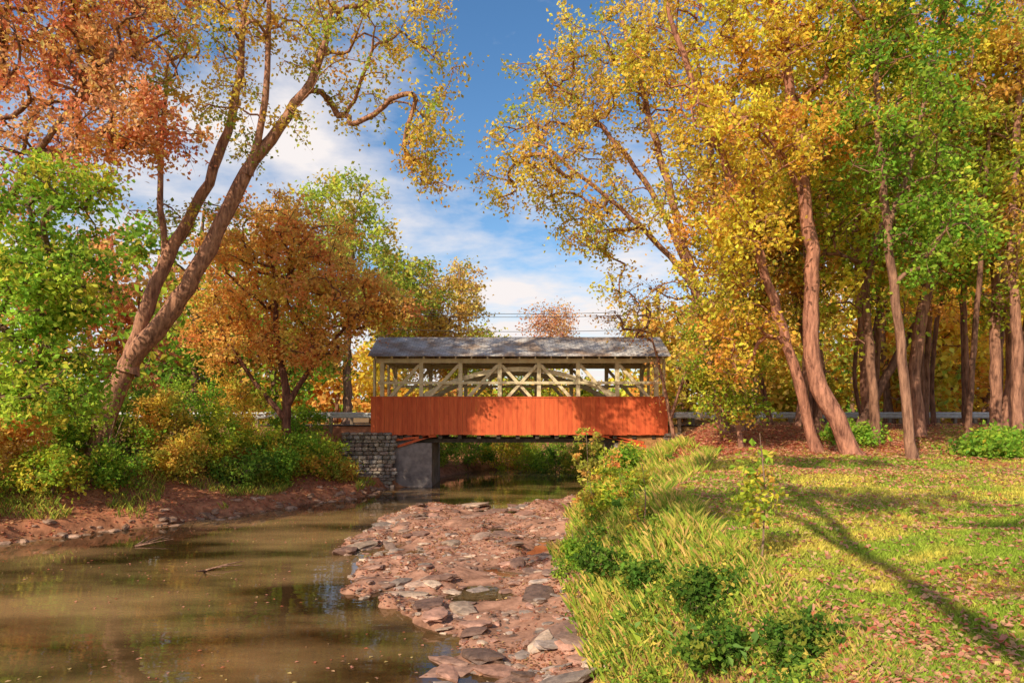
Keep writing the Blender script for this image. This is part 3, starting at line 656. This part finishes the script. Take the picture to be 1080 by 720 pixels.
for i in range(8):
    x=X0+.3+i*pw; beam(mb,(x,YN+.38,6.53),(x,YF-.38,6.53),.18,.16)
    beam(mb,(x,YN+.36,5.9),(x,YN+1.1,6.44),.1,.1); beam(mb,(x,YF-.36,5.9),(x,YF-1.1,6.44),.1,.1)
mb.build('rafters',[M_cream],BR)
mb=MB()
for x in (X0-.12,X1+.06):
    v=[(x,ey+.15,6.62),(x,2*yr-ey-.15,6.62),(x,yr,zr-.03),(x+.06,ey+.15,6.62),(x+.06,2*yr-ey-.15,6.62),(x+.06,yr,zr-.03)]
    mb.add(v,[[0,1,2],[3,5,4]]); mb.add(v,[[0,3,4,1],[1,4,5,2],[2,5,3,0]])
    box(mb,(x-.02,YN+.1,3.12),(x+.08,YN+.42,6.6)); box(mb,(x-.02,YF-.42,3.12),(x+.08,YF-.1,6.6))
mb.build('portal_gables',[M_cream],BR)
mb=MB(); box(mb,(-6.2,35.3,-.6),(-4.15,39.3,2.28)); box(mb,(5.3,35.3,-.6),(7.8,39.3,2.28))
box(mb,(-6.9,35.45,2.284),(-5.2,39.2,2.776)) ; box(mb,(6.2,35.45,2.284),(8.3,39.2,2.776))
box(mb,(-8.6,35.06,-.6),(-6.204,35.28,2.6)); box(mb,(7.804,35.06,-.6),(9.6,35.28,2.6))
o=mb.build('abutments',[M_conc],BR)
mb=MB()
for (xa,xb) in [(-8.7,-6.15),(7.8,9.6)]:
    zz=-.25
    while zz<2.75:
        hh=rng.uniform(.14,.24); x=xa
        while x<xb:
            ww=rng.uniform(.22,.5); v=IV.copy(); m=np.max(np.abs(v),axis=1,keepdims=True); v=v*.25+v/m*.75
            v+=(vn(v[:,0:1]*1.7+x*13,v[:,1:2]*1.7+v[:,2:3]*2.3+zz*7,3)-.5)*.25
            v=v*np.array([ww*.5,.14,hh*.52])+np.array([x+ww/2,34.95+rng.normal()*.02,zz+hh/2])
            mb.add(v,IF,0,np.array([(.5,.4,.3),(.58,.48,.36),(.36,.27,.2),(.5,.36,.28),(.44,.38,.33)][rng.integers(5)])*rng.uniform(.5,1.0)); x+=ww
        zz+=hh
mb.build('stone_wing_walls',[M_rock],BR)

def road(x0,x1):
    mb=MB(); xx=np.linspace(x0,x1,30)
    v=[];f=[]
    for x in xx: v+=[(x,35.3,3.19),(x,39.3,3.19)]
    for i in range(29): f.append([2*i,2*i+2,2*i+3,2*i+1])
    mb.add(v,f,0)
    mb.build('road',[M_asph])
road(-150,-7.2); road(7.95,150)
def guard(x0,x1,y):
    mb=MB()
    zz=[(0,.42),(.03,.5),(0,.56),(.03,.63),(0,.72)]
    for i in range(4):
        (a,b),(c_,d2)=zz[i],zz[i+1]
        mb.add([(x0,y-a,3.15+b),(x1,y-a,3.15+b),(x1,y-c_,3.15+d2),(x0,y-c_,3.15+d2)],[[0,1,2,3]],0)
    x=x0+.2
    while x<x1: box(mb,(x-.08,y+.02,2.7),(x+.08,y+.16,3.9),1); x+=1.9
    mb.build('guard_rail',[M_metal,M_rail])
guard(8.4,40,35.0); guard(-38,-7.6,35.0); guard(8.4,40,39.5); guard(-38,-7.6,39.5)
mb=MB()
for (x,y) in [(-22,52),(26,50)]: tube(mb,np.array([[x,y,2],[x,y,8],[x,y,13.0]]),np.array([.16,.14,.11]),8,1,(1,1,1)); box(mb,(x-.06,y-1,12.2),(x+.06,y+1,12.35),1)
for (yy,zz) in [(-.8,12.4),(.8,12.4),(0,11.2)]:
    t=np.linspace(0,1,24); P=np.stack([-22+48*t,52+yy-2*t,zz-1.2*4*t*(1-t)],1); tube(mb,P,np.full(24,.018),4,0)
mb.build('power_line',[M_asph,M_rail])

# ------------------------------------------------------------------ light
el=math.radians(36); sv=Vector((-.58,-.815,0)).normalized(); ts=Vector((sv.x*math.cos(el),sv.y*math.cos(el),math.sin(el)))
ld=bpy.data.lights.new('sun','SUN'); ld.energy=5.0; ld.angle=math.radians(.5); ld.color=(1,.88,.69)
lo=bpy.data.objects.new('sun',ld); scene.collection.objects.link(lo); lo.rotation_euler=(-ts).to_track_quat('-Z','Y').to_euler()
w=bpy.data.worlds.new('World'); scene.world=w; w.use_nodes=True; nt=w.node_tree; nt.nodes.clear()
out=N(nt,'ShaderNodeOutputWorld'); bg=N(nt,'ShaderNodeBackground'); bg.inputs[1].default_value=.15
sky=N(nt,'ShaderNodeTexSky',sky_type='NISHITA'); sky.sun_disc=False; sky.sun_elevation=el; sky.sun_rotation=math.atan2(sv.x,sv.y)
hs=N(nt,'ShaderNodeHueSaturation'); hs.inputs['Saturation'].default_value=1.28; hs.inputs['Value'].default_value=1.1; nt.links.new(sky.outputs[0],hs.inputs['Color'])
tc=N(nt,'ShaderNodeTexCoord'); sx=N(nt,'ShaderNodeSeparateXYZ'); nt.links.new(tc.outputs['Generated'],sx.inputs[0])
ad=N(nt,'ShaderNodeMath',operation='ADD'); ad.inputs[1].default_value=.12; nt.links.new(sx.outputs[2],ad.inputs[0])
ab=N(nt,'ShaderNodeMath',operation='MAXIMUM'); ab.inputs[1].default_value=.05; nt.links.new(ad.outputs[0],ab.inputs[0])
vd=N(nt,'ShaderNodeVectorMath',operation='DIVIDE'); nt.links.new(tc.outputs['Generated'],vd.inputs[0])
cb=N(nt,'ShaderNodeCombineXYZ'); 
for i in range(2): nt.links.new(ab.outputs[0],cb.inputs[i])
cb.inputs[2].default_value=1; nt.links.new(cb.outputs[0],vd.inputs[1])
no=N(nt,'ShaderNodeTexNoise'); no.inputs['Scale'].default_value=1.5; no.inputs['Detail'].default_value=9; no.inputs['Roughness'].default_value=.58; nt.links.new(vd.outputs[0],no.inputs['Vector'])
mh=N(nt,'ShaderNodeMapRange'); mh.inputs['From Min'].default_value=.05; mh.inputs['From Max'].default_value=.5; mh.inputs['To Min'].default_value=.17; mh.inputs['To Max'].default_value=-.05; nt.links.new(sx.outputs[2],mh.inputs['Value'])
a2=N(nt,'ShaderNodeMath',operation='ADD'); nt.links.new(no.outputs[0],a2.inputs[0]); nt.links.new(mh.outputs[0],a2.inputs[1])
r=N(nt,'ShaderNodeValToRGB'); r.color_ramp.elements[0].position=.47; r.color_ramp.elements[1].position=.70; nt.links.new(a2.outputs[0],r.inputs[0])
mx=N(nt,'ShaderNodeMix',data_type='RGBA'); nt.links.new(r.outputs[0],mx.inputs[0]); nt.links.new(hs.outputs[0],mx.inputs[6]); mx.inputs[7].default_value=(6.4,6.0,5.9,1)
nt.links.new(mx.outputs[2],bg.inputs[0]); nt.links.new(bg.outputs[0],out.inputs[0])

cam=bpy.data.cameras.new('camera'); co=bpy.data.objects.new('camera',cam); scene.collection.objects.link(co)
cam.lens=24; cam.sensor_width=36; cam.clip_end=4000; cam.clip_start=.05
co.location=(0,0,3.6); co.rotation_euler=(math.radians(90),0,0); cam.shift_y=80/1080
scene.camera=co
print('done',time.time()-T0,NLEAF)
